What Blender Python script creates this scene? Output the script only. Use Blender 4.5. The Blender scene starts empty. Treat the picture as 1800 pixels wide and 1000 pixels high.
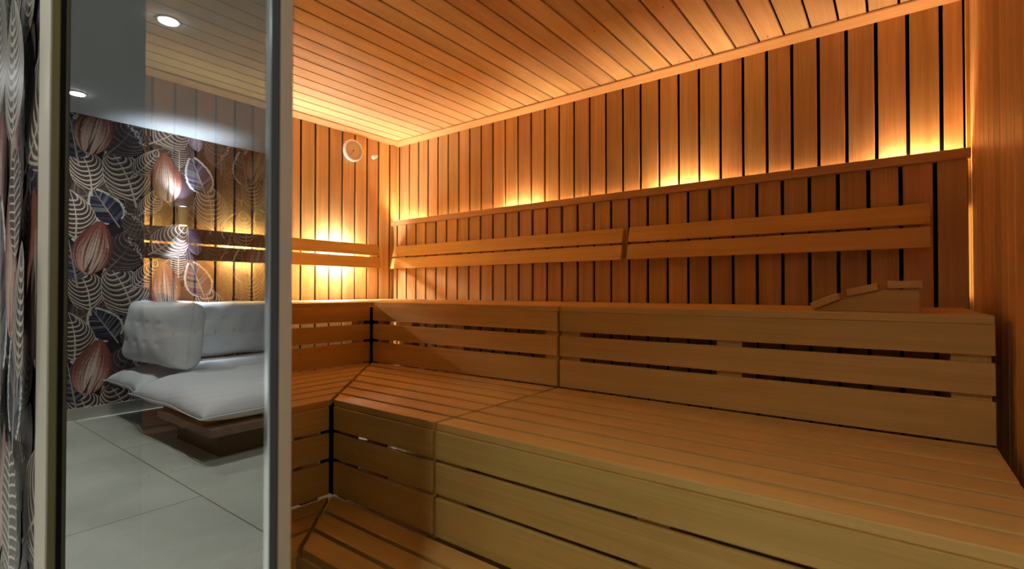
import bpy, bmesh, math, random
from mathutils import Vector, Matrix
R = math.radians
random.seed(7)
scn = bpy.context.scene

# ---------------------------------------------------------------- camera
CAM = Vector((3.0044, -2.5175, 0.0))
YAW, PITCH, FPX = 0.6504, 0.0119, 884.11
cd = bpy.data.cameras.new('camera'); cam = bpy.data.objects.new('camera', cd)
scn.collection.objects.link(cam)
cd.sensor_width = 36; cd.lens = FPX / 1800 * 36
cd.clip_start = 0.02
cam.location = CAM
cam.rotation_euler = (R(90) + PITCH, 0, YAW)
cd.dof.use_dof = True; cd.dof.focus_distance = 3.2; cd.dof.aperture_fstop = 5.0
scn.camera = cam

# ---------------------------------------------------------------- world and exposure
w = bpy.data.worlds.new('World'); scn.world = w; w.use_nodes = True
w.node_tree.nodes['Background'].inputs[0].default_value = (0.02, 0.02, 0.02, 1)
w.node_tree.nodes['Background'].inputs[1].default_value = 0.3
vs = scn.view_settings
vs.view_transform = 'Standard'; vs.look = 'None'; vs.gamma = 1; vs.use_curve_mapping = False
vs.exposure = 1.4
scn.cycles.max_bounces = 10; scn.cycles.diffuse_bounces = 6; scn.cycles.transparent_max_bounces = 12
scn.cycles.sample_clamp_indirect = 6

# light strengths
K_PANEL = 130.0     # warm tubes behind the false wall
K_STRIP = 6.0
K_LEFT = 150.0      # tubes behind the short backrest
K_DOWN = 26.0      # lounge downlights (spot, W)
K_SCONCE = 26.0
C_PANEL = (1.0, 0.66, 0.37)
C_LEFT = (1.0, 0.88, 0.76)
C_DOWN = (0.98, 1.0, 0.93)

# main levels
ZF, ZC, ZL = -1.02, 1.111, 1.40          # floor, sauna ceiling, lounge ceiling
YG = -2.238                               # glass front of the sauna
XR = 3.232                                # right hand wall
XW = -2.131                               # papered lounge wall
def ry(v): return 2 * YG - v

# ---------------------------------------------------------------- materials
def newmat(n):
    m = bpy.data.materials.new(n); m.use_nodes = True
    nt = m.node_tree; b = nt.nodes['Principled BSDF']
    return m, nt, b
def plain(n, col, rough=0.5, metal=0.0, noise=0.0, scale=20, bump=0.0, spec=0.5):
    m, nt, b = newmat(n)
    b.inputs['Roughness'].default_value = rough; b.inputs['Metallic'].default_value = metal
    b.inputs['Specular IOR Level'].default_value = spec
    tc = nt.nodes.new('ShaderNodeTexCoord'); nz = nt.nodes.new('ShaderNodeTexNoise')
    nz.inputs['Scale'].default_value = scale; nz.inputs['Detail'].default_value = 5
    nt.links.new(tc.outputs['Object'], nz.inputs['Vector'])
    rp = nt.nodes.new('ShaderNodeMapRange'); rp.inputs[3].default_value = 1 - noise; rp.inputs[4].default_value = 1 + noise
    nt.links.new(nz.outputs['Fac'], rp.inputs[0])
    vm = nt.nodes.new('ShaderNodeVectorMath'); vm.operation = 'SCALE'; vm.inputs[0].default_value = col
    nt.links.new(rp.outputs[0], vm.inputs['Scale']); nt.links.new(vm.outputs[0], b.inputs['Base Color'])
    if bump:
        bp = nt.nodes.new('ShaderNodeBump'); bp.inputs['Strength'].default_value = bump; bp.inputs['Distance'].default_value = 0.01
        nt.links.new(nz.outputs['Fac'], bp.inputs['Height']); nt.links.new(bp.outputs[0], b.inputs['Normal'])
    return m
def wood(n, dark, light, axis, rough=0.5, grain=1.0, var=1.0):
    """fine straight grained softwood; axis = direction of the grain; board tone from the mesh attribute 'tone'"""
    m, nt, b = newmat(n); L = nt.links.new
    b.inputs['Roughness'].default_value = rough
    b.inputs['Specular IOR Level'].default_value = 0.35
    tc = nt.nodes.new('ShaderNodeTexCoord'); at = nt.nodes.new('ShaderNodeAttribute'); at.attribute_name = 'tone'
    oi = nt.nodes.new('ShaderNodeObjectInfo')
    off = nt.nodes.new('ShaderNodeVectorMath'); off.operation = 'SCALE'; off.inputs['Scale'].default_value = 7.3
    L(at.outputs['Color'], off.inputs[0])
    add = nt.nodes.new('ShaderNodeVectorMath'); add.operation = 'ADD'
    L(tc.outputs['Object'], add.inputs[0]); L(off.outputs[0], add.inputs[1])
    def streak(along, across, detail):
        mp = nt.nodes.new('ShaderNodeMapping'); s = [across] * 3; s['XYZ'.index(axis)] = along
        mp.inputs['Scale'].default_value = s
        nz = nt.nodes.new('ShaderNodeTexNoise'); nz.inputs['Scale'].default_value = 1; nz.inputs['Detail'].default_value = detail
        nz.inputs['Distortion'].default_value = 0.4
        L(add.outputs[0], mp.inputs[0]); L(mp.outputs[0], nz.inputs['Vector']); return nz
    fine = streak(3.5, 170, 4); broad = streak(0.9, 22, 3)
    mx = nt.nodes.new('ShaderNodeMath'); mx.operation = 'MULTIPLY_ADD'; mx.inputs[1].default_value = 0.45 * grain
    L(fine.outputs['Fac'], mx.inputs[0]); 
    m2 = nt.nodes.new('ShaderNodeMath'); m2.operation = 'MULTIPLY'; m2.inputs[1].default_value = 0.55
    L(broad.outputs['Fac'], m2.inputs[0]); L(m2.outputs[0], mx.inputs[2])
    cr = nt.nodes.new('ShaderNodeValToRGB')
    cr.color_ramp.elements[0].position = 0.36; cr.color_ramp.elements[0].color = (*dark, 1)
    cr.color_ramp.elements[1].position = 0.62; cr.color_ramp.elements[1].color = (*light, 1)
    L(mx.outputs[0], cr.inputs[0])
    # board to board tone
    sp = nt.nodes.new('ShaderNodeSeparateColor'); L(at.outputs['Color'], sp.inputs[0])
    mr = nt.nodes.new('ShaderNodeMapRange'); mr.inputs[3].default_value = 1 - 0.19 * var; mr.inputs[4].default_value = 1 + 0.13 * var
    L(sp.outputs[0], mr.inputs[0])
    hs = nt.nodes.new('ShaderNodeHueSaturation')
    hr = nt.nodes.new('ShaderNodeMapRange'); hr.inputs[3].default_value = 0.5 - 0.011 * var; hr.inputs[4].default_value = 0.5 + 0.007 * var
    L(sp.outputs[1], hr.inputs[0]); L(hr.outputs[0], hs.inputs['Hue'])
    L(mr.outputs[0], hs.inputs['Value']); L(cr.outputs[0], hs.inputs['Color']); L(hs.outputs[0], b.inputs['Base Color'])
    bp = nt.nodes.new('ShaderNodeBump'); bp.inputs['Strength'].default_value = 0.12; bp.inputs['Distance'].default_value = 0.002
    L(fine.outputs['Fac'], bp.inputs['Height']); L(bp.outputs[0], b.inputs['Normal'])
    return m
W_D, W_L = (0.53, 0.315, 0.120), (0.70, 0.450, 0.190)      # wall boards
B_D, B_L = (0.63, 0.395, 0.110), (0.75, 0.50, 0.160)       # bench timber
M = {}
M['wall_z'] = wood('cedar_upright', W_D, W_L, 'Z', 0.42)
M['ceil_y'] = wood('ceiling_boards', (0.64, 0.42, 0.21), (0.78, 0.56, 0.31), 'Y', 0.45)
M['trim_x'] = wood('trim_along_x', (0.62, 0.37, 0.16), (0.74, 0.46, 0.22), 'X')
M['trim_y'] = wood('trim_along_y', (0.62, 0.37, 0.16), (0.74, 0.46, 0.22), 'Y')
M['bx'] = wood('bench_timber_x', B_D, B_L, 'X', 0.5, var=0.4)
M['by'] = wood('bench_timber_y', B_D, B_L, 'Y', 0.5, var=0.4)
M['bz'] = wood('bench_timber_z', B_D, B_L, 'Z', 0.5, var=0.4)
M['felt'] = plain('black_backing', (0.006, 0.005, 0.005), 0.95, spec=0.1)
M['black'] = plain('black_gasket_gap_shade', (0.006, 0.005, 0.005), 1.0, spec=0.0)
M['bronze'] = plain('bronze_profile', (0.085, 0.066, 0.026), 0.9, 0.0, spec=0.05)
M['alu'] = plain('champagne_aluminium', (0.66, 0.58, 0.47), 0.45, 0.3)
M['chrome'] = plain('polished_edge', (0.80, 0.83, 0.84), 0.12, 0.9)
M['grey_gasket'] = plain('grey_gasket', (0.05, 0.045, 0.045), 0.9, spec=0.05)
M['fabric'] = plain('pale_linen', (0.62, 0.65, 0.67), 0.9, noise=0.05, scale=220, bump=0.15, spec=0.1)
M['slab'] = wood('sofa_timber', (0.13, 0.075, 0.050), (0.24, 0.15, 0.105), 'X', 0.45)
M['plinth'] = plain('dark_plinth', (0.035, 0.020, 0.016), 0.5, noise=0.2)
M['brass'] = plain('brass', (0.80, 0.60, 0.32), 0.42, 0.7)
M['plaster'] = plain('grey_plaster', (0.50, 0.52, 0.52), 0.85, noise=0.03)
M['white'] = plain('white_plastic', (0.80, 0.80, 0.80), 0.35)
M['dial'] = plain('dial_face', (0.62, 0.50, 0.36), 0.5)
M['ink'] = plain('dial_ink', (0.05, 0.04, 0.03), 0.5)
M['skirt'] = plain('skirting', (0.40, 0.37, 0.31), 0.45, noise=0.05)
def emit(n, col, k):
    m, nt, b = newmat(n)
    b.inputs['Base Color'].default_value = (*col, 1)
    b.inputs['Emission Color'].default_value = (*col, 1); b.inputs['Emission Strength'].default_value = k
    return m
M['em_panel'] = emit('lit_tube_amber', C_PANEL, K_PANEL)
M['em_left'] = emit('lit_tube_warm', C_LEFT, K_LEFT)
M['em_down'] = emit('lit_lens', (0.95, 1, 1), 30)
# clear sensor cap
m, nt, b = newmat('clear_plastic'); b.inputs['Base Color'].default_value = (0.95, 0.93, 0.9, 1)
b.inputs['Roughness'].default_value = 0.1; b.inputs['Transmission Weight'].default_value = 0.35; M['clear'] = m
# tinted reflective glass: transparent body, mirror-like at glancing angles
m = bpy.data.materials.new('tinted_glass'); m.use_nodes = True; nt = m.node_tree
for n_ in list(nt.nodes): nt.nodes.remove(n_)
L = nt.links.new
out = nt.nodes.new('ShaderNodeOutputMaterial'); mix = nt.nodes.new('ShaderNodeMixShader')
tr = nt.nodes.new('ShaderNodeBsdfTransparent'); tr.inputs[0].default_value = (0.47, 0.50, 0.43, 1)
gl = nt.nodes.new('ShaderNodeBsdfGlossy'); gl.inputs['Roughness'].default_value = 0.0; gl.inputs[0].default_value = (1, 1, 1, 1)
lw = nt.nodes.new('ShaderNodeLayerWeight'); lw.inputs['Blend'].default_value = 0.5
pw = nt.nodes.new('ShaderNodeMath'); pw.operation = 'POWER'; pw.inputs[1].default_value = 3.0
ma = nt.nodes.new('ShaderNodeMath'); ma.operation = 'MULTIPLY_ADD'; ma.inputs[1].default_value = 0.60; ma.inputs[2].default_value = 0.27
ge = nt.nodes.new('ShaderNodeNewGeometry'); iv = nt.nodes.new('ShaderNodeMath'); iv.operation = 'SUBTRACT'; iv.inputs[0].default_value = 1
mm = nt.nodes.new('ShaderNodeMath'); mm.operation = 'MULTIPLY'
L(lw.outputs['Facing'], pw.inputs[0]); L(pw.outputs[0], ma.inputs[0]); L(ge.outputs['Backfacing'], iv.inputs[1])
L(ma.outputs[0], mm.inputs[0]); L(iv.outputs[0], mm.inputs[1]); L(mm.outputs[0], mix.inputs[0])
L(tr.outputs[0], mix.inputs[1]); L(gl.outputs[0], mix.inputs[2]); L(mix.outputs[0], out.inputs[0])
M['glass'] = m
# floor tiles
m, nt, b = newmat('stone_tiles'); L = nt.links.new
tc = nt.nodes.new('ShaderNodeTexCoord'); mp = nt.nodes.new('ShaderNodeMapping')
mp.inputs['Location'].default_value = (0.94, 3.024, 0)
br = nt.nodes.new('ShaderNodeTexBrick'); br.inputs['Scale'].default_value = 1
br.inputs['Brick Width'].default_value = 2.4; br.inputs['Row Height'].default_value = 1.2
br.inputs['Mortar Size'].default_value = 0.0035; br.inputs['Mortar Smooth'].default_value = 0.1
br.inputs['Color1'].default_value = (1, 1, 1, 1); br.inputs['Color2'].default_value = (0.94, 0.95, 0.94, 1); br.inputs['Mortar'].default_value = (0.35, 0.34, 0.31, 1)
nz = nt.nodes.new('ShaderNodeTexNoise'); nz.inputs['Scale'].default_value = 1.6; nz.inputs['Detail'].default_value = 7; nz.inputs['Roughness'].default_value = 0.6
cr = nt.nodes.new('ShaderNodeValToRGB'); cr.color_ramp.elements[0].color = (0.36, 0.37, 0.32, 1); cr.color_ramp.elements[1].color = (0.54, 0.55, 0.49, 1)
cr.color_ramp.elements[0].position = 0.3; cr.color_ramp.elements[1].position = 0.7
ml = nt.nodes.new('ShaderNodeMix'); ml.data_type = 'RGBA'; ml.blend_type = 'MULTIPLY'; ml.inputs[0].default_value = 1
L(tc.outputs['Object'], mp.inputs[0]); L(mp.outputs[0], br.inputs['Vector']); L(tc.outputs['Object'], nz.inputs['Vector'])
L(nz.outputs['Fac'], cr.inputs[0]); L(cr.outputs[0], ml.inputs[6]); L(br.outputs['Color'], ml.inputs[7]); L(ml.outputs[2], b.inputs['Base Color'])
b.inputs['Roughness'].default_value = 0.45
M['tiles'] = m
# wallpaper: print colour comes from the mesh attribute
m, nt, b = newmat('leaf_wallpaper'); L = nt.links.new
at = nt.nodes.new('ShaderNodeAttribute'); at.attribute_name = 'tone'
tc = nt.nodes.new('ShaderNodeTexCoord'); nz = nt.nodes.new('ShaderNodeTexNoise'); nz.inputs['Scale'].default_value = 60; nz.inputs['Detail'].default_value = 4
mr = nt.nodes.new('ShaderNodeMapRange'); mr.inputs[3].default_value = 0.75; mr.inputs[4].default_value = 1.25
vm = nt.nodes.new('ShaderNodeVectorMath'); vm.operation = 'SCALE'
L(tc.outputs['Object'], nz.inputs['Vector']); L(nz.outputs['Fac'], mr.inputs[0]); L(at.outputs['Color'], vm.inputs[0]); L(mr.outputs[0], vm.inputs['Scale'])
L(vm.outputs[0], b.inputs['Base Color']); b.inputs['Roughness'].default_value = 0.6; b.inputs['Specular IOR Level'].default_value = 0.25
M['paper'] = m
M['paper_sheen'] = m.copy(); b2 = M['paper_sheen'].node_tree.nodes['Principled BSDF']
b2.inputs['Roughness'].default_value = 0.35; b2.inputs['Specular IOR Level'].default_value = 0.9

# ---------------------------------------------------------------- mesh builder
class MB:
    def __init__(self, org=(0, 0, 0)):
        self.v = []; self.f = []; self.c = []; self.o = Vector(org)
    def tone(self): return (random.random(), random.random(), random.random(), 1)
    def prism(self, pts, z0, z1, tone=None):
        """vertical prism over a footprint (counter-clockwise)"""
        n = len(pts); k = len(self.v); t = tone or self.tone()
        for z in (z0, z1):
            for p in pts: self.v.append(Vector((p[0], p[1], z)) - self.o)
        fs = [tuple(range(k + n - 1, k - 1, -1)), tuple(range(k + n, k + 2 * n))]
        for i in range(n):
            j = (i + 1) % n; fs.append((k + i, k + j, k + n + j, k + n + i))
        for q in fs: self.f.append(q); self.c.append(t)
        return self
    def box(self, a, b, tone=None):
        x0, x1 = sorted((a[0], b[0])); y0, y1 = sorted((a[1], b[1])); z0, z1 = sorted((a[2], b[2]))
        return self.prism([(x0, y0), (x1, y0), (x1, y1), (x0, y1)], z0, z1, tone)
    def hexa(self, P, tone=None):
        """8 points: bottom ring 0-3, top ring 4-7"""
        k = len(self.v); t = tone or self.tone()
        for p in P: self.v.append(Vector(p) - self.o)
        for q in ((3, 2, 1, 0), (4, 5, 6, 7), (0, 1, 5, 4), (1, 2, 6, 5), (2, 3, 7, 6), (3, 0, 4, 7)):
            self.f.append(tuple(k + i for i in q)); self.c.append(t)
        return self
    def poly(self, pts, tone):
        k = len(self.v)
        for p in pts: self.v.append(Vector(p) - self.o)
        self.f.append(tuple(range(k, k + len(pts)))); self.c.append(tone); return self
    def lathe(self, prof, c, ax, n=32, tone=None, smooth=False):
        """profile [(radius, height)] turned about axis ax through c"""
        t = tone or self.tone(); k = len(self.v); a = Vector(ax).normalized()
        u = a.orthogonal().normalized(); w_ = a.cross(u)
        for r, h in prof:
            for i in range(n):
                th = 2 * math.pi * i / n
                self.v.append(Vector(c) + a * h + (u * math.cos(th) + w_ * math.sin(th)) * r - self.o)
        for s in range(len(prof) - 1):
            for i in range(n):
                j = (i + 1) % n
                self.f.append((k + s * n + i, k + s * n + j, k + (s + 1) * n + j, k + (s + 1) * n + i)); self.c.append(t)
        self.f.append(tuple(range(k + n - 1, k - 1, -1))); self.c.append(t)
        e = k + (len(prof) - 1) * n; self.f.append(tuple(range(e, e + n))); self.c.append(t)
        return self
    def build(self, name, mat, parent=None, bevel=0.0, smooth=False, seg=2, normals=True):
        me = bpy.data.meshes.new(name)
        me.from_pydata([tuple(p) for p in self.v], [], self.f)
        me.materials.append(mat)
        at = me.color_attributes.new('tone', 'FLOAT_COLOR', 'CORNER')
        i = 0
        for p, c in zip(me.polygons, self.c):
            for li in p.loop_indices: at.data[li].color = c
        if normals:
            bm = bmesh.new(); bm.from_mesh(me); bmesh.ops.recalc_face_normals(bm, faces=bm.faces); bm.to_mesh(me); bm.free()
        if smooth:
            for p in me.polygons: p.use_smooth = True
        o = bpy.data.objects.new(name, me); scn.collection.objects.link(o)
        o.location = self.o
        if parent:
            o.parent = parent; o.location = self.o - parent.location
        if bevel:
            md = o.modifiers.new('bevel', 'BEVEL'); md.width = bevel; md.segments = seg; md.limit_method = 'ANGLE'; md.angle_limit = R(40)
        return o
def thing(name, label, cat, loc, group=None):
    o = bpy.data.objects.new(name, None); scn.collection.objects.link(o); o.empty_display_size = 0.1
    o.location = loc; o['label'] = label; o['category'] = cat
    if group: o['group'] = group
    return o
def tag(o, label, cat, group=None):
    o['label'] = label; o['category'] = cat
    if group: o['group'] = group
    return o
def struct(o): o['kind'] = 'structure'; return o
def sub_tag(o, label): o['label'] = label; return o

# ================================================================ SETTING
# ---- boarded sauna walls
def boards(mb, ax, plane, edges, z0, z1, gap, th, inward):
    """upright boards with faces on the plane; edges = list of joint positions along the wall"""
    for a, b_ in zip(edges[:-1], edges[1:]):
        if b_ - a < 0.02: continue
        lo, hi = a + gap / 2, b_ - gap / 2
        if ax == 'x': mb.box((lo, plane, z0), (hi, plane - inward * th, z1))
        else: mb.box((plane, lo, z0), (plane - inward * th, hi, z1))
ed = [0.0, 0.05] + [0.125 + 0.1009 * k for k in range(31)] + [XR]
ed = [0.012] + [0.125 + 0.1009 * k - 0.1009 for k in range(1, 32)]
mb = MB(); boards(mb, 'x', 0.0, ed + [XR - 0.012], ZF, ZC, 0.013, 0.014, -1)
wall_b = struct(mb.build('wall_back', M['wall_z'], bevel=0.0012, seg=1))
mb = MB().box((-0.05, 0.036, ZF), (XR + 0.05, 0.06, ZC)); mb.build('backing', M['felt'], wall_b)
# left wall (boards run to the glass front)
el = [-2.20] + [-(0.0816 + 0.1009 * k) for k in range(20, -1, -1)] + [-0.002]
el = [y for y in el if y >= -2.2]
mb = MB(); boards(mb, 'y', 0.0, el, ZF, ZC, 0.013, 0.014, 1)
wall_l = struct(mb.build('wall_left', M['wall_z'], bevel=0.0012, seg=1))
mb = MB().box((-0.036, -2.20, ZF), (-0.06, 0.06, ZC)); mb.build('backing', M['felt'], wall_l)
# right wall
er = [-(0.05 + 0.1009 * k) for k in range(21, -1, -1)] + [-0.002]
mb = MB(); boards(mb, 'y', XR, [-2.2] + [y for y in er if y > -2.2], ZF, ZC, 0.006, 0.014, -1)
wall_r = struct(mb.build('wall_right', M['wall_z'], bevel=0.0012, seg=1))
mb = MB().box((XR + 0.036, -2.20, ZF), (XR + 0.06, 0.06, ZC)); mb.build('backing', M['felt'], wall_r)
# ceiling
mb = MB()
ce = [2.9262 - 0.0989 * k for k in range(29, -1, -1)]
ce = [0.0] + ce + [2.9262 + 0.0989 * 1, 2.9262 + 0.0989 * 2, 2.9262 + 0.0989 * 3, XR]
for a, b_ in zip(ce[:-1], ce[1:]):
    lo, hi = a + 0.0045, b_ - 0.0045
    if hi - lo < 0.01: continue
    mid = (a + b_) / 2
    if 1.93 < mid < 2.42:
        mb.box((lo, -0.637, ZC), (hi, -2.2, ZC + 0.014)); mb.box((lo, 0, ZC), (hi, -0.639, ZC + 0.014))
    else: mb.box((lo, 0, ZC), (hi, -2.2, ZC + 0.014))
ceil = struct(mb.build('ceiling', M['ceil_y'], bevel=0.0012, seg=1))
mb = MB().box((-0.05, 0.05, ZC + 0.036), (XR + 0.05, -2.2, ZC + 0.05)); mb.build('backing', M['felt'], ceil)
# nail heads in the ceiling boards
mb = MB()
for x, y in ((1.99, -0.60), (2.29, -0.60), (2.18, -0.10), (2.29, -0.10), (2.57, -0.10), (2.0, -0.10)):
    mb.lathe([(0.003, 0), (0.0028, -0.0012)], (x, y, ZC), (0, 0, 1), 10)
mb.build('nail_head', M['ink'], ceil)
# ceiling cove battens, chamfered
def batten(name, pts, along, a, b_, mat):
    mb = MB(); n = len(pts); k = 0; t = (0.6, 0.5, 0.2, 1)
    for s in (a, b_):
        for (d, z) in pts:
            mb.v.append(Vector((s, -d, z)) if along == 'x' else Vector((d, s, z)))
    mb.f = [tuple(range(n)), tuple(range(2 * n - 1, n - 1, -1))] + [(i, (i + 1) % n, n + (i + 1) % n, n + i) for i in range(n)]
    mb.c = [t] * len(mb.f)
    return struct(mb.build(name, mat, bevel=0.002))
prof = [(0.0, ZC - 0.0005), (0.0, 1.0905), (0.012, 1.0905), (0.070, 1.100), (0.073, 1.104), (0.073, ZC - 0.0005)]
batten('trim_1', prof, 'x', 0.0, XR, M['trim_x'])
batten('trim_2', prof, 'y', -2.2, -0.0735, M['trim_y'])
struct(MB().box((XR - 0.012, -0.0005, ZF), (XR - 0.0005, -0.018, 1.0905)).build('trim_3', M['bz'], bevel=0.002))
struct(MB().box((0.0005, -0.0005, ZF), (0.010, -0.012, 1.0905)).build('trim_4', M['bz'], bevel=0.002))

# ---- front of the sauna: solid part, header, glass, profiles
struct(MB().box((-0.06, YG + 0.016, ZF), (1.893, YG + 0.05, ZC + 0.05)).build('wall_front', M['felt']))
struct(MB().box((1.61, YG - 0.06, ZC - 0.02), (XR + 0.06, YG + 0.03, ZL)).build('wall_header', M['plaster']))
struct(MB().box((XR + 0.062, YG - 0.06, ZF), (4.6, YG, ZL)).build('wall_front_right', M['plaster']))
win = struct(MB().box((1.604, YG, ZF + 0.02), (2.4575, YG + 0.008, ZC - 0.02), (0.5, 0.5, 0.5, 1)).build('window_1', M['glass']))
# left hand profiles of the glazing (stepping back towards the glass)
def upright(name, x0, x1, y0, y1, mat, par=None, bev=0.0015):
    return MB().box((x0, y0, ZF), (x1, y1, ZC - 0.02)).build(name, mat, par, bevel=bev)
fr = struct(upright('trim_5', 1.345, 1.452, YG - 0.006, YG + 0.03, M['alu']))
upright('bronze_strip', 1.453, 1.522, YG - 0.002, YG + 0.03, M['bronze'], fr)
upright('gasket', 1.523, 1.574, YG + 0.000, YG + 0.03, M['black'], fr)
upright('inner_strip', 1.575, 1.603, YG - 0.001, YG + 0.03, plain('dark_bronze', (0.04, 0.03, 0.015), 0.9, spec=0.05), fr)
# right hand jamb
jb = struct(upright('trim_6', 2.4745, 2.490, YG - 0.0072, YG + 0.0073, M['alu'], bev=0.0008))
upright('glass_edge', 2.4578, 2.4715, YG - 0.0076, YG + 0.004, M['chrome'], jb, 0.003)
upright('gasket', 2.4745, 2.4902, YG - 0.0088, YG - 0.0074, M['grey_gasket'], jb, 0)

# ---- lounge shell
struct(MB().box((XW - 0.1, 0.1, ZF - 0.1), (4.7, -7.0, ZF)).build('floor', M['tiles']))
struct(MB().box((XW - 0.1, YG + 0.05, ZL), (4.7, -7.0, ZL + 0.1)).build('ceiling_lounge', M['plaster']))
struct(MB().box((4.6, YG, ZF), (4.7, -7.0, ZL)).build('wall_right_lounge', M['plaster']))
struct(MB().box((XW, -6.9, ZF), (4.6, -7.0, ZL)).build('wall_rear', M['plaster']))
struct(MB().box((XW, YG - 0.0, ZF), (XW + 0.012, -6.9, ZF + 0.093)).build('baseboard_left', M['skirt']))

# ---- wallpaper print, drawn leaf by leaf into the wall's own mesh
INK = (0.024, 0.015, 0.022, 1); PLUM = (0.055, 0.032, 0.036, 1); NAVY = (0.014, 0.018, 0.036, 1)
CREAM = (0.56, 0.49, 0.39, 1); TAUPE = (0.33, 0.26, 0.215, 1); RUST = (0.24, 0.070, 0.048, 1)
PINK = (0.62, 0.34, 0.26, 1); BLUE = (0.026, 0.036, 0.066, 1); WHITE = (0.60, 0.63, 0.62, 1); VIOL = (0.17, 0.09, 0.28, 1); OLIVE = (0.075, 0.050, 0.040, 1)
def lerp(a, b_, t): return tuple(a[i] + (b_[i] - a[i]) * t for i in range(4))
class Paper:
    """planar drawing: s along the wall, z up; fn maps (s, z, lift) to space"""
    def __init__(self, fn, s0, s1, z0, z1):
        self.mb = MB(); self.fn = fn; self.b = (s0, s1, z0, z1); self.lay = 0.0002
    def poly(self, pts, col):
        s0, s1, z0, z1 = self.b
        if max(p[0] for p in pts) < s0 or min(p[0] for p in pts) > s1: return
        if max(p[1] for p in pts) < z0 or min(p[1] for p in pts) > z1: return
        pts = [(min(max(p[0], s0), s1), min(max(p[1], z0), z1)) for p in pts]
        self.mb.poly([self.fn(p[0], p[1], self.lay) for p in pts], col)
    def strip(self, pts, w0, w1, c0, c1=None):
        n = len(pts); Q = []
        for i, p in enumerate(pts):
            a = pts[max(i - 1, 0)]; b_ = pts[min(i + 1, n - 1)]
            dx, dz = b_[0] - a[0], b_[1] - a[1]; l = math.hypot(dx, dz) or 1
            w_ = (w0 + (w1 - w0) * i / (n - 1)) / 2
            Q.append(((p[0] - dz / l * w_, p[1] + dx / l * w_), (p[0] + dz / l * w_, p[1] - dx / l * w_)))
        for i in range(n - 1):
            self.poly([Q[i][0], Q[i][1], Q[i + 1][1], Q[i + 1][0]], lerp(c0, c1 or c0, i / (n - 1)))
        self.lay += 0.000004
    def frame(self, cx, cz, L_, ang, bend=0.0):
        """leaf frame: t in 0..1 base to tip, q across"""
        ca, sa = math.cos(ang), math.sin(ang)
        def T(t, q):
            q2 = q + bend * math.sin(math.pi * t)
            y = (t - 0.5) * L_
            return (cx + q2 * ca - y * sa, cz + q2 * sa + y * ca)
        return T
    def outline(self, T, wf, n=20):
        Lp = [T(i / n, wf(i / n)) for i in range(n + 1)]; Rp = [T(i / n, -wf(i / n)) for i in range(n + 1)]
        return Lp, Rp
    def fill(self, T, wf, c0, c1, n=14):
        Lp, Rp = self.outline(T, wf, n)
        for i in range(n): self.poly([Rp[i], Lp[i], Lp[i + 1], Rp[i + 1]], lerp(c0, c1, i / n))
        self.lay += 0.000004
    def ribbed(self, cx, cz, L_, W_, ang, bend=0.0, ribs=9, body=PLUM, edge=False, col=CREAM, wd=1.6):
        T = self.frame(cx, cz, L_, ang, bend)
        wf = lambda t: W_ / 2 * (math.sin(math.pi * min(1, t * 1.0) ** 0.75) ** 0.8 if 0 < t < 1 else 0)
        self.fill(T, wf, lerp(body, OLIVE, .4), body)
        for k in range(ribs):
            t0 = 0.02 + 0.86 * k / ribs
            for sg in (1, -1):
                pts = []
                for i in range(9):
                    u = i / 8; t = min(0.985, t0 + 0.27 * u ** 1.9 - 0.02 * math.sin(math.pi * u))
                    pts.append(T(t, sg * wf(t) * (u ** 0.8)))
                self.strip(pts, L_ * 0.020 * wd, L_ * 0.009 * wd, lerp(col, TAUPE, random.random() * .4), lerp(col, TAUPE, .25 + random.random() * .4))
                if edge:
                    pts2 = [T(min(.99, t0 + 0.05 + 0.16 * (i / 5) ** 1.5), sg * wf(min(.99, t0 + .05 + .16 * (i / 5) ** 1.5)) * (i / 5) ** .8 * .9) for i in range(6)]
                    self.strip(pts2, L_ * 0.006, L_ * 0.004, TAUPE)
        if wd > 1.5:
            Lo, Ro = self.outline(T, wf, 20)
            self.strip(Lo[1:], L_ * .010, L_ * .012, lerp(col, TAUPE, .5)); self.strip(Ro[1:], L_ * .010, L_ * .012, lerp(col, TAUPE, .5))
        self.strip([T(-0.12 + 1.1 * i / 12, 0) for i in range(13)], L_ * 0.035, L_ * 0.008, lerp(col, TAUPE, .5), col)
    def fishbone(self, cx, cz, L_, W_, ang, ribs=12, col=CREAM):
        T = self.frame(cx, cz, L_, ang)
        wf = lambda t: W_ / 2 * math.sin(math.pi * min(max(t, 0), 1)) ** 0.6
        self.fill(T, wf, PLUM, INK)
        for k in range(ribs):
            t0 = 0.05 + 0.9 * k / ribs
            for sg in (1, -1):
                q = wf(min(1, t0 + .04)) * random.uniform(.85, 1.05)
                pts = [T(t0, 0), T(t0 + 0.03, sg * q * .5), T(t0 + 0.045, sg * q), T(t0 + 0.075, sg * q * 1.0)]
                self.strip(pts, L_ * 0.018, L_ * 0.014, col)
        self.strip([T(-0.08 + 1.1 * i / 10, 0) for i in range(11)], L_ * 0.03, L_ * 0.008, col)
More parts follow.
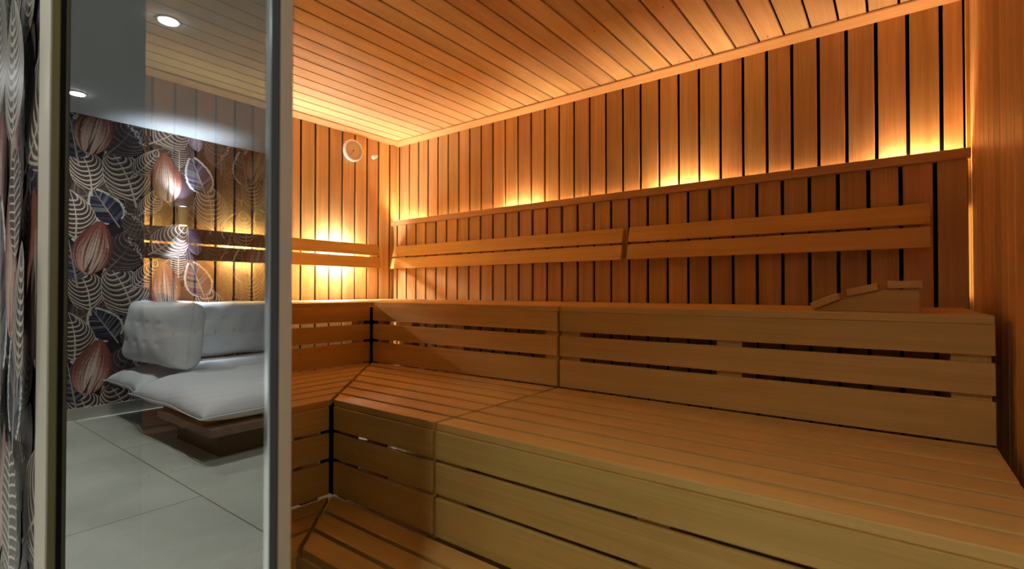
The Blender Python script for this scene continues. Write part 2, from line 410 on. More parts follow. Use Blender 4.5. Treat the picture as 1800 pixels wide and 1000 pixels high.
    def bud(self, cx, cz, L_, W_, ang, top=RUST, low=PINK):
        T = self.frame(cx, cz, L_, ang)
        wf = lambda t: W_ / 2 * (math.sin(math.pi * t ** 0.85) ** 0.75 if 0 < t < 1 else 0)
        self.fill(T, lambda t: wf(t) * 1.04, lerp(top, INK, .5), lerp(top, INK, .6))
        n = 38
        for k in range(n):
            q0, q1 = -1 + 2 * k / n, -1 + 2 * (k + 1) / n
            j = random.random(); side = abs((q0 + q1) / 2)
            m_ = 12
            for i in range(m_):
                t0, t1 = i / m_, (i + 1) / m_
                f_ = min(1, max(0, (t0 - 0.06 - 0.34 * (1 - side)) * 2.3 + 0.7 * (j - .5) + .25 * side))
                c = lerp(lerp(lerp(CREAM, TAUPE, j * .5), low, min(1, side + j * .4)), top, f_)
                c = lerp(c, INK, .35 * side ** 2)
                if j > .86: c = lerp(c, INK, .55)
                self.poly([T(t0, q0 * wf(t0)), T(t0, q1 * wf(t0)), T(t1, q1 * wf(t1)), T(t1, q0 * wf(t1))], c)
        self.lay += 0.000004
        self.poly([T(.05, -.25 * wf(.1)), T(.05, .05 * wf(.1)), T(.42, .12 * wf(.4))], lerp(top, INK, .7)); self.poly([T(.04, .45 * wf(.1)), T(.06, .7 * wf(.1)), T(.36, .55 * wf(.4))], lerp(top, INK, .6)); self.lay += 0.000004
        for k in range(9):
            q = random.uniform(-.8, .8); t_ = random.uniform(.35, .6)
            self.strip([T(t_ + .35 * i / 6, q * wf(t_ + .35 * i / 6) * (1 - .25 * i / 6)) for i in range(7)], L_ * .008, L_ * .002, lerp(top, CREAM, .75), top)
        self.strip([T(i / 10 * .5, .15 * wf(i / 20) * math.sin(i)) for i in range(8)], L_ * .012, L_ * .003, lerp(RUST, INK, .5))
    def frilled(self, cx, cz, L_, W_, ang, body=NAVY, body2=BLUE):
        T = self.frame(cx, cz, L_, ang)
        wf = lambda t: W_ / 2 * (math.sin(math.pi * t ** 0.7) ** 0.7 if 0 < t < 1 else 0)
        self.fill(T, lambda t: wf(t) * 1.10, INK, INK)
        self.fill(T, wf, body2, body)
        for sg in (1, -1):
            for k in range(22):
                t0 = k * .04; c = random.choice([INK, NAVY, BLUE, lerp(BLUE, WHITE, .22), lerp(NAVY, VIOL, .4), lerp(BLUE, TAUPE, .4)])
                t1 = min(.99, t0 + .16); t2 = min(.99, t0 + .21)
                self.poly([T(t0, 0), T(min(.99, t0 + .04), 0), T(t2, sg * wf(t2) * .96), T(t1, sg * wf(t1) * .96)], c)
        self.lay += 0.000004
        for sg in (1, -1):
            pts = []
            for i in range(41):
                t = 0.04 + 0.92 * i / 40
                pts.append(T(t, sg * wf(t) * (1 + 0.05 * math.sin(i * 2.4) + random.uniform(-.035, .035))))
            self.strip(pts, L_ * 0.036, L_ * 0.050, WHITE, lerp(WHITE, CREAM, .7))
            for i in range(1, 40, 1):
                a_ = pts[i]; self.poly([(a_[0] + random.uniform(.004, .011) * math.cos(h_), a_[1] + random.uniform(.004, .011) * math.sin(h_)) for h_ in (0, 1.3, 2.6, 3.9, 5.2)], lerp(WHITE, CREAM, random.random()))
            for k in range(7):
                t0 = 0.1 + k * 0.11
                self.strip([T(t0 + .14 * i / 5, sg * wf(t0 + .14 * i / 5) * i / 5 * .88) for i in range(6)], L_ * .007, L_ * .003, lerp(BLUE, CREAM, .3), BLUE)
        self.strip([T(-0.15 + 1.1 * i / 10, 0) for i in range(11)], L_ * 0.04, L_ * 0.012, TAUPE, lerp(TAUPE, CREAM, .4))
    def plume(self, cx, cz, L_, ang):
        T = self.frame(cx, cz, L_, ang, 0.02)
        self.strip([T(i / 8, 0) for i in range(9)], .004, .002, TAUPE, CREAM)
        for k in range(26):
            t = .3 + .7 * k / 26; q = random.uniform(-.018, .018); p = T(t, q); r = random.uniform(.004, .008)
            self.poly([(p[0] + r * math.cos(a), p[1] + r * math.sin(a)) for a in (0, 1.25, 2.5, 3.8, 5.0)], lerp(CREAM, TAUPE, random.random() * .6))
        self.lay += 0.000004
    def stems(self, cx, cz, L_, ang, n=4, col=TAUPE):
        for k in range(n):
            T = self.frame(cx + .02 * k, cz, L_ * random.uniform(.7, 1), ang + .12 * k, .03)
            self.strip([T(i / 8, 0) for i in range(9)], .003, .002, lerp(col, INK, .3), col)
def motifs(P, s, z):
    """one repeat, 1.30 wide and 0.96 tall"""
    for (a_, b_, l_, w_, r_, c_) in ((1.42, .42, .4, .3, .8, NAVY), (1.15, .35, .42, .3, -.5, PLUM), (1.05, .62, .4, .3, .3, OLIVE), (.80, .25, .44, .3, .9, NAVY),
            (.68, .62, .42, .3, -.6, PLUM), (.42, .40, .42, .3, .2, OLIVE), (.35, .85, .42, .3, -.8, NAVY), (1.30, .85, .42, .3, -.9, OLIVE), (.95, .95, .4, .3, .7, PLUM), (.25, .12, .4, .28, .5, PLUM)):
        P.ribbed(s - a_, z + b_, l_, w_, r_, .03, 8, body=lerp(c_, INK, .3), col=lerp(TAUPE, INK, .87), wd=1.3)
    P.stems(s - 1.10, z + 0.60, .30, -.3); P.stems(s - .45, z + .55, .34, .3); P.stems(s - .30, z + .25, .3, -.4)
    P.frilled(s - 1.47, z + 0.25, .34, .22, .15)
    P.frilled(s - 1.27, z + 0.69, .30, .22, .55)
    P.frilled(s - 0.58, z + 0.11, .34, .22, .35)
    P.frilled(s - 0.26, z + 0.62, .30, .20, -.3)
    P.fishbone(s - 0.735, z + 0.27, .27, .125, 0.0)
    P.plume(s - 1.05, z + 0.32, .28, .5); P.plume(s - 1.02, z + .55, .32, .75); P.plume(s - .36, z + .36, .3, -.5)
    P.bud(s - 0.61, z + 0.44, .24, .13, .25, VIOL, (0.30, .22, .30, 1))
    P.ribbed(s - 0.50, z + 0.80, .44, .30, .15, .03, edge=True)
    P.ribbed(s - 0.80, z + 0.47, .38, .28, -.75, .03, edge=True)
    P.ribbed(s - 1.47, z + 0.60, .38, .25, .1, .02)
    P.ribbed(s - 1.41, z + 0.985, .38, .24, .3, .03)
    P.ribbed(s - 1.16, z + 0.97, .46, .33, .42, .03, edge=True)
    P.ribbed(s - 0.22, z + 1.03, .32, .20, .2, .02)
    P.ribbed(s - 0.95, z + 0.78, .28, .15, -.5, .02)
    P.ribbed(s - 0.985, z + 0.15, .30, .17, -.6, .02)
    P.bud(s - 1.335, z + 0.345, .46, .25, -.22)
    P.bud(s - 0.835, z + 0.035, .45, .23, .08)
def sheet(name, fn, s0, s1, z0, z1, flip):
    P = Paper(fn, s0, s1, z0, z1)
    P.mb.poly([fn(s0, z0, 0), fn(s1, z0, 0), fn(s1, z1, 0), fn(s0, z1, 0)], INK)
    return P
random.seed(11)
P = sheet('wall_lounge', lambda s, z, l: (XW + l, ry(s), z), YG, 2.42, ZF, ZL, False)
for i in range(0, 4):
    for j in range(-2, 2): motifs(P, 1.30 * (i) , 0.96 * j)
k = len(P.mb.v)
wl = P.mb.build('wall_lounge_papered', M['paper'], normals=False); struct(wl)
struct(MB().box((XW - 0.1, YG + .05, ZF), (XW - 0.001, -7.0, ZL)).build('wall_lounge_core', M['plaster']))
P = sheet('wall_near', lambda s, z, l: (s, YG - l, z), XW, 1.344, ZF, ZL, False)
for i in range(-1, 2):
    for j in range(-2, 2): motifs(P, 0.86 - 1.30 * i, 0.96 * j)
# the strip next to the glazing
P.frilled(1.02, 0.02, .50, .20, 0.05); P.frilled(1.24, -0.20, .36, .16, -.1)
P.bud(1.17, 0.10, .46, .16, 0.0); P.bud(.93, .30, .40, .14, .1, top=lerp(RUST, INK, .3)); P.bud(1.20, 0.40, .34, .10, -.1); P.bud(1.10, -.52, .34, .10, -.05)
P.ribbed(.94, .70, .42, .26, -.05, .02, 13, edge=True); P.ribbed(1.17, .58, .40, .24, .05, .02, 12, edge=True)
P.fishbone(.93, -.36, .40, .22, .0, 14); P.fishbone(1.19, -.58, .40, .20, .02, 14); P.fishbone(1.22, .22, .30, .14, .1, 12)
P.ribbed(1.30, -.05, .34, .16, -.1, .0, 11); P.fishbone(.90, .08, .30, .16, 0, 12)
wn = P.mb.build('wall_partition_papered', M['paper_sheen'], normals=False); struct(wn)
struct(MB().box((XW, YG + 0.001, ZF), (1.344, YG + 0.0155, ZL)).build('wall_partition_core', M['plaster']))

# ================================================================ FALSE WALL (light screen) behind the long bench
YP = -0.0534
sc = thing('wall_panel', 'long slatted wood screen standing off the back wall, glowing along its top', 'wood panel', (1.6, YP, -0.7))
pe = [-0.0] + [0.0532 + 0.1025 * k for k in range(31)] + [3.226]
pe = [0.006] + pe[1:]
mb = MB(); t_ = []
for a, b_ in zip(pe[:-1], pe[1:]):
    if b_ - a > 0.012: mb.box((a + 0.0068, YP, -0.72), (b_ - 0.0068, YP + 0.014, 0.486))
mb.build('slats', M['wall_z'], sc, bevel=0.0012, seg=1)
mb = MB().box((0.008, YP + 0.0150, -0.72), (3.222, YP + 0.018, 0.484)); mb.build('backing', M['felt'], sc)
MB().box((0.003, YP - 0.020, 0.482), (3.228, YP + 0.014, 0.519)).build('top_rail', M['trim_x'], sc, bevel=0.002)
GP = 'amber light tubes hidden behind the slatted screen'
for i, (x, l) in enumerate(((0.16, .26), (1.18, .26), (2.163, .26), (3.07, .22))):
    o = thing('light_tube', ['amber light tube behind the screen nearest the far corner', 'amber light tube behind the screen, second from the far corner',
        'amber light tube behind the screen, third from the far corner', 'amber light tube behind the right end of the screen'][i], 'lamp', (x, -0.021, 0.418), GP)
    MB().lathe([(0.006, 0), (0.006, l)], (x - l / 2, -0.0135, 0.4815), (1, 0, 0), 12).build('tube', M['em_panel'], o)
    MB().box((x - l / 2 - .01, -0.004, 0.464), (x + l / 2 + .01, -0.019, 0.472)).build('holder', M['white'], o)
o = thing('light_strip', 'thin amber light strip running the length of the slatted screen, behind its top', 'lamp', (1.6, -0.019, 0.40), None)
MB().lathe([(0.004, 0), (0.004, 3.16)], (0.03, -0.026, 0.4965), (1, 0, 0), 10).build('strip', emit('lit_strip_amber', C_PANEL, K_STRIP), o)
MB().box((0.03, -0.0215, 0.482), (3.19, -0.033, 0.490)).build('channel', M['white'], o)
o = thing('light_tube', 'upright amber light tube in the slot between screen and right wall', 'lamp', (XR - .012, -0.03, -0.05), GP)
MB().lathe([(0.0035, 0), (0.0035, 0.34)], (XR - 0.020, -0.0235, -0.03), (0, 0, 1), 10).build('tube', emit('lit_tube_dim', C_PANEL, 5.0), o)

# ================================================================ BENCHES
ZU, ZM, ZLO = -0.0623, -0.382, -0.708
YU, YM, YL = -0.821, -1.497, -1.767
XU, XM, XL = 0.765, 1.437, 1.702
G = 0.0074
def mitre_x(y, x1, y1, slope): return x1 + (y1 - y) * slope
def bench(name, label, base, group, orient, planks, ext, z, front, zb, boards_z, m0=None, posts=(), th=0.022, recess=0.03):
    """orient 'x': planks run along x at y intervals. planks=[(lo,hi)], ext=(a,b), m0=mitre function for the corner end"""
    t = thing(name, label, 'bench', base, group)
    mat = M['bx'] if orient == 'x' else M['by']
    for (lo, hi) in planks:
        lo2, hi2 = lo + G, hi - G
        if orient == 'x':
            a0 = m0(lo2) if m0 else ext[0]; a1 = m0(hi2) if m0 else ext[0]
            pts = [(a0, lo2), (ext[1], lo2), (ext[1], hi2), (a1, hi2)]
        else:
            b0 = m0(lo2) if m0 else ext[1]; b1 = m0(hi2) if m0 else ext[1]
            pts = [(lo2, ext[0]), (hi2, ext[0]), (hi2, b1), (lo2, b0)]
        MB(((base[0], base[1], z))).prism(pts, z - th, z).build('seat_plank', mat, t, bevel=0.002)
    if orient == 'x':
        a = m0(front) if m0 else ext[0]
        for (z0, z1) in boards_z:
            MB((base[0], base[1], z0)).box((a, front + 0.0005, z0), (ext[1], front + 0.014, z1)).build('front_board', mat, t, bevel=0.002)
        for (p0, p1) in posts:
            MB((base[0], base[1], zb)).box((p0, front + 0.0145, zb), (p1, front + recess + 0.035, z - th)).build('support_post', M['bz'], t, bevel=0.001)
        # bearers carrying the planks
        for xx in (ext[0] + .08 if not m0 else m0(front) + .1, ext[1] - .1):
            MB((base[0], base[1], z - th)).box((xx, front + .07, z - th - .07), (xx + .04, planks[0][1] if planks[0][1] > planks[-1][1] else planks[-1][1], z - th - .0005)).build('bearer', M['by'], t)
    else:
        b_ = m0(front) if m0 else ext[1]
        for (z0, z1) in boards_z:
            MB((base[0], base[1], z0)).box((front - 0.0005, ext[0], z0), (front - 0.014, b_, z1)).build('front_board', mat, t, bevel=0.002)
        for (p0, p1) in posts:
            MB((base[0], base[1], zb)).box((front - 0.0145, p0, zb), (front - recess - 0.035, p1, z - th)).build('support_post', M['bz'], t, bevel=0.001)
        for yy in (ext[0] + .1, (b_ + ext[0]) / 2):
            MB((base[0], base[1], z - th)).box((0.06 if front < .9 else front - .6, yy, z - th - .07), (front - .07, yy + .04, z - th - .0005)).build('bearer', M['bx'], t)
    return t
ufz = [(-0.161, -0.0845), (-0.259, -0.179), (-0.380, -0.274)]
mfz = [(-0.484, -0.4045), (-0.583, -0.495), (-0.706, -0.596)]
lfz = [(-0.800, -0.7305), (-0.905, -0.816), (-1.018, -0.920)]
def ladder(a, b_, n): return [(a + (b_ - a) * i / n, a + (b_ - a) * (i + 1) / n) for i in range(n)]
g_up = [(lo, hi) for lo, hi in ladder(YU, -0.080, 8)]
g_mid = [(-1.497, -1.41), (-1.41, -1.315), (-1.315, -1.2175), (-1.2175, -1.1185), (-1.1185, -1.0185), (-1.0185, -0.918), (-0.918, -0.825)]
g_low = ladder(YL, -1.500, 3)
SPL = 1.9435
YE = -2.205
mU = lambda y: 0.0 + (-y) * (XU / 0.821) + 0.009
mUl = lambda x: -x * (0.821 / XU) - 0.009
mM = lambda y: XU + (YU - y) * ((XM - XU) / (YU - YM)) + 0.009
mMl = lambda x: YU - (x - XU) * ((YU - YM) / (XM - XU)) - 0.009
mL = lambda y: XM + (YM - y) * ((XL - XM) / (YM - YL)) + 0.009
mLl = lambda x: YM - (x - XM) * ((YM - YL) / (XL - XM)) - 0.009
GB = 'bench modules of the L-shaped tiers'
zm_, zl_ = -0.72, ZF
bench('sauna_bench', 'upper bench module between the corner and the joint, shadow falling across its front', (1.3, -0.45, -0.40), GB, 'x', g_up, (0, SPL - 0.006), ZU, YU, -0.40, ufz, mU, [(0.80, 0.84), (1.002, 1.07), (1.347, 1.423), (1.874, 1.936)])
bench('sauna_bench', 'upper bench module on the right, carrying the wooden headrest', (2.6, -0.45, -0.40), GB, 'x', g_up, (SPL + 0.006, 3.200), ZU, YU, -0.40, ufz, None, [(1.95, 2.035), (2.541, 2.618), (3.117, 3.194)])
bench('sauna_bench', 'short upper bench along the left wall, brightly lit wall showing through its slots', (0.4, -1.3, -0.40), GB, 'y', [(0.045 + 0.09 * i, 0.135 + 0.09 * i) for i in range(8)], (YE, -0.8), ZU, XU, -0.40, ufz, mUl, [(-0.90, -0.86), (-1.48, -1.41), (-2.1, -2.03)])
bench('sauna_bench', 'middle bench module in the corner, seven planks mitred at the left', (1.6, -1.2, -0.72), GB, 'x', g_mid, (0, SPL - 0.006), ZM, YM, -0.72, mfz, mM, [(1.46, 1.50), (1.62, 1.66), (1.87, 1.936)])
bench('sauna_bench', 'middle bench module on the right filling the foreground, widest seat in view', (2.6, -1.2, -0.72), GB, 'x', g_mid, (SPL + 0.006, 3.200), ZM, YM, -0.72, mfz, None, [(1.95, 2.058), (2.556, 2.630), (3.11, 3.19)])
bench('sauna_bench', 'middle bench along the left wall, cut off by the metal door post', (1.1, -1.7, -0.72), GB, 'y', [(XU + 0.004 + 0.0955 * i, XU + 0.004 + 0.0955 * (i + 1)) for i in range(7)], (YE, -1.5), ZM, XM, -0.72, mfz, mMl, [(-1.60, -1.54), (-1.84, -1.70), (-2.15, -2.08)])
bench('sauna_bench', 'lowest bench step of three planks along the bottom edge', (2.4, -1.65, ZF), GB, 'x', g_low, (0, 3.200), ZLO - 0.001, YL, ZF, lfz, mL, [(1.9, 1.97), (2.55, 2.62), (3.1, 3.17)])
bench('sauna_bench', 'lowest bench step at the left, just right of the door post at the bottom', (1.55, -2.0, ZF), GB, 'y', ladder(XM + .003, XL, 3), (YE, -1.7), ZLO - 0.001, XL, ZF, lfz, mLl, [(-1.88, -1.81), (-2.15, -2.08)])

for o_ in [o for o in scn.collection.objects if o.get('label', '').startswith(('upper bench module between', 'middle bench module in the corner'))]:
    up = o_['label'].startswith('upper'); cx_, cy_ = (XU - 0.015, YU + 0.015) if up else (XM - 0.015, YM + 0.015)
    MB((o_.location.x, o_.location.y, o_.location.z)).box((cx_ - 0.08, cy_ + 0.09, o_.location.z), (cx_, cy_ + 0.001, (ZU if up else ZM) - 0.03)).build('gap_shade_block', M['black'], o_)  # added black block behind the mitre, stops light leaking through the corner gap
# ================================================================ BACKRESTS
def backrest(label, base, ax, ext, arms, n0=0.10):
    t = thing('backrest', label, 'backrest', base, 'slatted backrests on the walls')
    # (z bottom, z top, offset bottom, offset top)
    for (z0, z1, d0, d1) in ((0.2455, 0.3235, n0 + 0.022, n0), (0.1570, 0.2350, n0 + 0.040, n0 + 0.022)):
        th = 0.018
        if ax == 'x':
            P8 = [(ext[0], -d0, z0), (ext[1], -d0, z0), (ext[1], -d0 + th, z0), (ext[0], -d0 + th, z0),
                  (ext[0], -d1, z1), (ext[1], -d1, z1), (ext[1], -d1 + th, z1), (ext[0], -d1 + th, z1)]
            mat = M['bx']
        else:
            P8 = [(d0, ext[0], z0), (d0, ext[1], z0), (d0 - th, ext[1], z0), (d0 - th, ext[0], z0),
                  (d1, ext[0], z1), (d1, ext[1], z1), (d1 - th, ext[1], z1), (d1 - th, ext[0], z1)]
            mat = M['by']
        MB(base).hexa(P8).build('backrest_board', mat, t, bevel=0.003)
    for a in arms:
        for k_ in (-0.010, 0.010):
            if ax == 'x':
                MB(base).box((a + k_ - 0.006, -n0 + 0.0185, 0.172), (a + k_ + 0.006, YP - 0.001, 0.305)).build('bracket', M['bz'], t)
            else:
                MB(base).box((n0 - 0.0185, a + k_ - 0.006, 0.172), (0.001, a + k_ + 0.006, 0.305)).build('bracket', M['bz'], t)
    return t
backrest('two-board backrest on the screen nearer the far corner', (1.0, -0.1, 0.15), 'x', (0.075, 1.892), (0.692, 1.271, 1.862))
backrest('two-board backrest at the right end of the screen, above the headrest', (2.5, -0.1, 0.15), 'x', (1.922, 3.112), (1.958, 2.521, 3.078))
backrest('two-board backrest on the left wall with bright lamps glowing behind', (0.08, -1.2, 0.15), 'y', (-2.16, -0.245), (-0.29, -0.885, -1.5, -2.1), n0=0.078)
GL_ = 'warm lamps hidden behind the left wall backrest'
for i, y in enumerate((-0.56, -1.16, -1.76)):
    o = thing('light_tube', ['warm lamp behind the short backrest right of the door post', 'warm lamp behind the short backrest just left of the door post, seen through glass',
              'warm lamp behind the short backrest at its far left end, seen through glass'][i], 'lamp', (0.02, y, 0.25), GL_)
    for zz in (0.290, 0.268, 0.196):
        MB().lathe([(0.008, 0), (0.008, 0.19)], (0.030, y - 0.095, zz), (0, 1, 0), 12).build('tube', M['em_left'], o)
        MB().box((0.0005, y - .10, zz - .006), (0.020, y + .10, zz + .006)).build('holder', M['white'], o)

# ================================================================ HEADRESTS
def headrest(label, loc, rot):
    t = thing('headrest', label, 'headrest', loc, 'wooden sauna headrests')
    # local: x from low end (0) to tall end (.26), y 0 front face to .34 back
    pr = [(0.0, 0.0), (0.258, 0.0), (0.258, 0.0672), (0.172, 0.0630), (0.160, 0.0600), (0.085, 0.0420), (0.070, 0.0330), (0.008, 0.004)]
    for y0 in (0.0, 0.322):
        mb = MB(); n = len(pr); t0 = mb.tone()
        for yy in (y0, y0 + 0.018):
            for (x, z) in pr: mb.v.append(Vector((x, yy, z)))
        mb.o = Vector(loc)
        mb.f = [tuple(range(n)), tuple(range(2 * n - 1, n - 1, -1))] + [(i, (i + 1) % n, n + (i + 1) % n, n + i) for i in range(n)]
        mb.c = [t0] * len(mb.f); mb.build('side_panel', M['bx'], t, bevel=0.0015)
    for (cx, cz, a, w_) in ((0.032, 0.0290, R(24), 0.078), (0.1255, 0.0640, R(13.3), 0.078), (0.2255, 0.0790, R(1), 0.080)):
        mb = MB().box((-w_ / 2, -0.016, -0.0105), (w_ / 2, 0.356, 0.0105))
        q = mb.build('slat', M['by'], t, bevel=0.002); q.location = (cx, 0, cz); q.rotation_euler = (0, -a, 0)
    t.rotation_euler = (0, 0, rot)
    return t
headrest('wedge-shaped wooden headrest with three slats on the right upper bench', (2.802, -0.70, ZU + 0.0005), 0)
headrest('second wedge headrest on the left bench, dark behind the glass', (0.10, -1.64, ZU + 0.0005), -R(90))

# ================================================================ THERMOMETER AND SENSOR
t = thing('thermometer', 'round pale thermometer high on the left wall near the corner', 'thermometer', (0.0, -0.415, 0.971))
c = (0.001, -0.415, 0.971)
MB().lathe([(0.070, 0), (0.075, 0.004), (0.076, 0.022), (0.073, 0.030), (0.066, 0.031), (0.062, 0.022)], c, (1, 0, 0), 48).build('case', M['white'], t, smooth=False)
dl = MB().lathe([(0.061, 0.0222), (0.061, 0.0235)], c, (1, 0, 0), 48).build('dial', M['dial'], t)
mb = MB()
for k in range(25):
    a = R(-135 + 270 * k / 24); r0, r1 = 0.048, 0.054; ww = 0.0008
    d = Vector((0, math.sin(a), math.cos(a))); e = Vector((0, math.cos(a), -math.sin(a)))
    p = Vector((0.0252, -0.415, 0.971)); mb.poly([p + d * r0 - e * ww, p + d * r0 + e * ww, p + d * r1 + e * ww, p + d * r1 - e * ww], (0, 0, 0, 1))
q = mb.build('scale_marks', M['ink'], t); q.parent = dl; q.location = (0, 0, 0)
mb = MB().lathe([(0.004, 0.0236), (0.004, 0.027)], c, (1, 0, 0), 12)
mb.hexa([(0.025, -0.415 + .0012, 0.971), (0.025, -0.415 - .0012, 0.971), (0.026, -0.415 - .0012, 0.971), (0.026, -0.415 + .0012, 0.971),
         (0.025, -0.44 + .0006, 0.935), (0.025, -0.44 - .0006, 0.935), (0.026, -0.44 - .0006, 0.935), (0.026, -0.44 + .0006, 0.935)])
q = mb.build('needle', M['ink'], t); q.parent = dl; q.location = (0, 0, 0)
t = thing('temperature_sensor', 'small clear plastic sensor knob beside the round thermometer', 'sensor', (0.0, -0.235, 0.965))
MB().lathe([(0.013, 0), (0.015, 0.004), (0.015, 0.022), (0.012, 0.024)], (0.001, -0.240, 0.962), (1, 0.1, 0.1), 24).build('base', M['white'], t)
MB().lathe([(0.011, 0.0242), (0.012, 0.030), (0.010, 0.036), (0.012, 0.042), (0.010, 0.048), (0.003, 0.052)], (0.001, -0.240, 0.962), (1, 0.1, 0.1), 24).build('cap', M['clear'], t, smooth=True)

# ================================================================ LOUNGE FURNITURE
so = thing('sofa_frame', 'low dark timber sofa base with pale top edge and set-back plinth', 'sofa', (-1.0, ry(0), ZF))
def L_prism(pts, z0, z1): return MB((-1.0, ry(0), z0)).prism([(x, ry(v)) for x, v in pts][::-1], z0, z1)
L_prism([(-2.08, -1.02), (-0.95, -1.02), (-0.95, -1.262), (-0.125, -1.262), (-0.125, 1.1), (-2.08, 1.1)], -0.852, -0.80).build('platform', M['slab'], so, bevel=0.003)
L_prism([(-1.95, -0.90), (-0.943, -0.90), (-0.943, -1.145), (-0.301, -1.145), (-0.301, 1.0), (-1.95, 1.0)], ZF, -0.8525).build('plinth', M['plinth'], so, bevel=0.002)
def pillow(name, label, c, sx, sy, sz, rot, group, tuft=False, sq=3.2, seed=0, pinch=0.05, droop=0.0):
    """sx, sy = extents of the sheet, sz = thickness"""
    rnd = random.Random(seed); n = 36; ph = [rnd.uniform(0, 6) for _ in range(8)]
    mb = MB(); idx = {}
    def P_(u, v, s):
        e = max(abs(u), abs(v))
        h = ((1 - abs(u) ** sq) * (1 - abs(v) ** sq)); h = max(h, 0) ** 0.42
        wr = 0.006 * math.sin(5 * u + 3 * v + ph[0]) * math.sin(4 * v - 2 * u + ph[1]) + 0.004 * math.sin(9 * u * v + ph[2]) + 0.002 * math.sin(14 * u + 6 * v + ph[3]) * h
        x = u * sx / 2 * (1 - pinch * (1 - abs(v) ** 2) * abs(u) ** 6 * 0.6 - 0.0)
        y = v * sy / 2 * (1 - pinch * (1 - abs(u) ** 2) * abs(v) ** 6 * 0.6)
        x += 0.006 * math.sin(7 * v + ph[4]) * abs(u) ** 8; y += 0.006 * math.sin(6 * u + ph[5]) * abs(v) ** 8
        z = s * (h * sz / 2 + wr * h * 1.0)
        z -= droop * (max(abs(u), abs(v)) ** 7)
        if tuft:
            for q in (-.6, -.2, .2, .6):
                for r_ in (-.3, .3):
                    z -= s * 0.010 * math.exp(-((u - q) ** 2 + (v - r_) ** 2) / 0.003)
        return Vector((x, y, z))
    for s in (1, -1):
        for i in range(n + 1):
            for j in range(n + 1):
                u, v = -1 + 2 * i / n, -1 + 2 * j / n
                u = math.sin(u * math.pi / 2) * .35 + u * .65; v = math.sin(v * math.pi / 2) * .35 + v * .65
                if (i in (0, n) or j in (0, n)) and s == -1: idx[(s, i, j)] = idx[(1, i, j)]; continue
                idx[(s, i, j)] = len(mb.v); mb.v.append(P_(u, v, s))
        for i in range(n):
            for j in range(n):
                q = (idx[(s, i, j)], idx[(s, i + 1, j)], idx[(s, i + 1, j + 1)], idx[(s, i, j + 1)])
                mb.f.append(q if s == 1 else q[::-1]); mb.c.append((.5, .5, .5, 1))
    t = thing(name, label, 'cushion', c, group)
    t.rotation_euler = rot
    b0 = mb.build('cover', M['fabric'], t, smooth=True); b0.location = (0, 0, 0)
    md = b0.modifiers.new('s', 'SUBSURF'); md.levels = 1; md.render_levels = 1
    # piping along the seam
    ring = [(i, 0) for i in range(n)] + [(n, j) for j in range(n)] + [(i, n) for i in range(n, 0, -1)] + [(0, j) for j in range(n, 0, -1)]
    pts = [mb.v[idx[(1, i, j)]] for i, j in ring]
    cu = MB(); m_ = 6; N = len(pts)
    for a in range(N):
        p = pts[a]; d = (pts[(a + 1) % N] - pts[a - 1]).normalized(); u_ = Vector((0, 0, 1)); w_ = d.cross(u_)
        for b1 in range(m_):
            th = 2 * math.pi * b1 / m_; cu.v.append(p + (u_ * math.cos(th) + w_ * math.sin(th)) * 0.0035)
    for a in range(N):
        for b1 in range(m_):
            cu.f.append((a * m_ + b1, a * m_ + (b1 + 1) % m_, ((a + 1) % N) * m_ + (b1 + 1) % m_, ((a + 1) % N) * m_ + b1)); cu.c.append((.5, .5, .5, 1))
    q = cu.build('piping', M['fabric'], t, smooth=True); q.location = (0, 0, 0)
    return t
GC = 'pale linen cushions on the low sofa'
pillow('seat_cushion', 'flat pale seat cushion along the papered wall, under the upright pillow', (-1.713, ry(-0.16), -0.695), 0.735, 2.24, 0.19, (0, 0, 0), GC, seed=1, sq=6, droop=0.03)
pillow('seat_cushion', 'large pale seat cushion at the sofa front, its corner hanging over the base', (-0.732, ry(-0.12), -0.689), 1.20, 2.40, 0.205, (0, 0, R(0.0)), GC, seed=2, sq=6, droop=0.045)
pillow('back_pillow', 'upright tufted grey pillow standing across the end of the sofa', (-1.60, ry(-1.02), -0.335), 0.95, 0.50, 0.30, (R(90 + 5), 0, R(-3)), GC, tuft=True, sq=6, seed=3)
pillow('back_pillow', 'pale back pillow leaning on the papered wall behind the tufted one', (-1.925, ry(-0.37), -0.345), 0.86, 0.50, 0.24, (R(90 - 8), 0, R(90)), GC, tuft=True, sq=5, seed=4)
pillow('back_pillow', 'farthest back pillow on the wall, mostly hidden by the door post', (-1.925, ry(0.52), -0.335), 0.86, 0.50, 0.24, (R(90 - 8), 0, R(90)), GC, tuft=True, sq=5, seed=5)

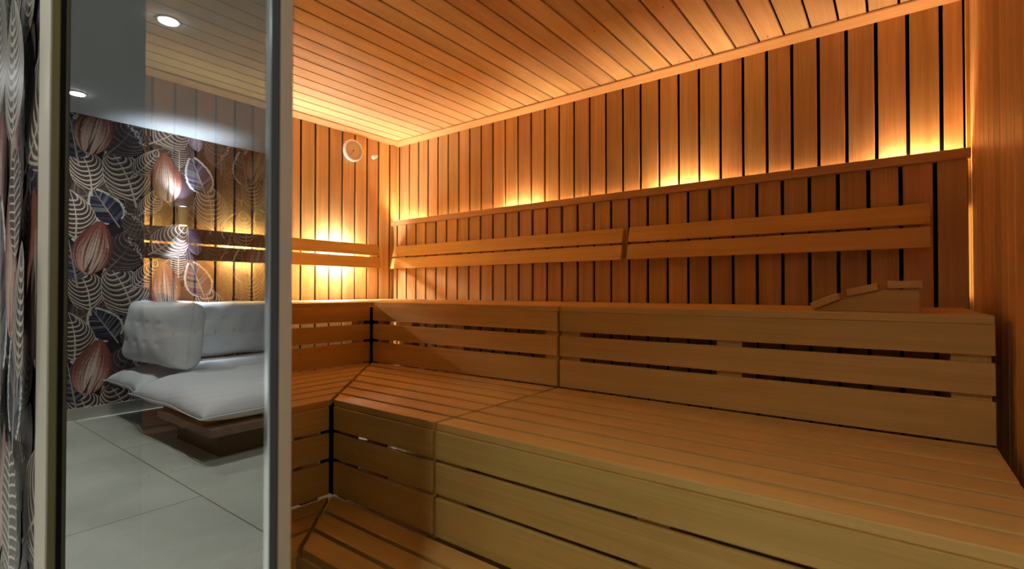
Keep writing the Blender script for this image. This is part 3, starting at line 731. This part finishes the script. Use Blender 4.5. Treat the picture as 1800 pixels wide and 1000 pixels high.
# wall light
vY = ry(-0.723)
t = thing('wall_sconce', 'brass cylinder wall light shining up and down on the leaf wallpaper', 'wall lamp', (XW, vY, 0.58))
MB().lathe([(0.034, 0.0), (0.039, 0.0), (0.039, 0.165), (0.034, 0.165), (0.034, 0.15), (0.002, 0.15)][1:4], (XW + 0.065, vY, 0.583), (0, 0, 1), 40).build('cylinder', M['brass'], t, smooth=False)
MB().box((XW + 0.0015, vY - 0.02, 0.63), (XW + 0.030, vY + 0.02, 0.70)).build('mount', M['brass'], t, bevel=0.002)
MB().lathe([(0.028, 0.0), (0.028, 0.002)], (XW + 0.065, vY, 0.7485), (0, 0, 1), 24).build('lens', M['em_down'], t)
MB().lathe([(0.028, 0.0), (0.028, 0.002)], (XW + 0.065, vY, 0.5805), (0, 0, 1), 24).build('lens', M['em_down'], t)
def spot(name, loc, rot, watts, size, blend, col, parent, r=0.02):
    ld = bpy.data.lights.new(name, 'SPOT'); ld.energy = watts; ld.spot_size = size; ld.spot_blend = blend; ld.color = col; ld.shadow_soft_size = r
    lo = bpy.data.objects.new(name, ld); scn.collection.objects.link(lo); lo.rotation_euler = rot
    lo.parent = parent; lo.location = Vector(loc) - parent.location
    return lo
spot('up_beam', (XW + 0.065, vY, 0.756), (R(180), 0, 0), K_SCONCE, R(95), 0.9, (0.72, 0.86, 1.0), t)
spot('down_beam', (XW + 0.065, vY, 0.575), (0, 0, 0), K_SCONCE * 1.7, R(64), 0.8, (0.78, 0.88, 1.0), t)
GD = 'recessed downlights in the lounge ceiling'
for i, (x, y, lab) in enumerate(((0.02, ry(-1.534), 'bright round downlight mirrored in the glass high above the wooden boards'),
                    (-1.60, ry(-1.558), 'bright round downlight mirrored at the left edge of the glass'),
                    (1.64, -2.95, 'round downlight in front of the glass wall, out of the picture'),
                    (3.10, -3.05, 'round downlight behind the camera near the sauna door'),
                    (1.9, ry(0.1), 'round downlight over the middle of the lounge, out of the picture'),
                    (0.2, ry(1.2), 'round downlight at the back of the lounge, out of the picture'))):
    t = thing('downlight', lab, 'ceiling lamp', (x, y, ZL), GD)
    MB().lathe([(0.052, 0), (0.052, -0.004), (0.044, -0.006), (0.040, -0.006)], (x, y, ZL - 0.0005), (0, 0, 1), 36).build('ring', M['white'], t)
    MB().lathe([(0.043, 0), (0.043, -0.002)], (x, y, ZL - 0.007), (0, 0, 1), 36).build('lens', M['em_down'], t)
    spot('beam', (x, y, ZL - 0.02), (0, 0, 0), K_DOWN * (1.35, 0.9, 0.8, 0.85, 1.6, 0.7)[i], R(130), 0.8, C_DOWN, t, 0.04)
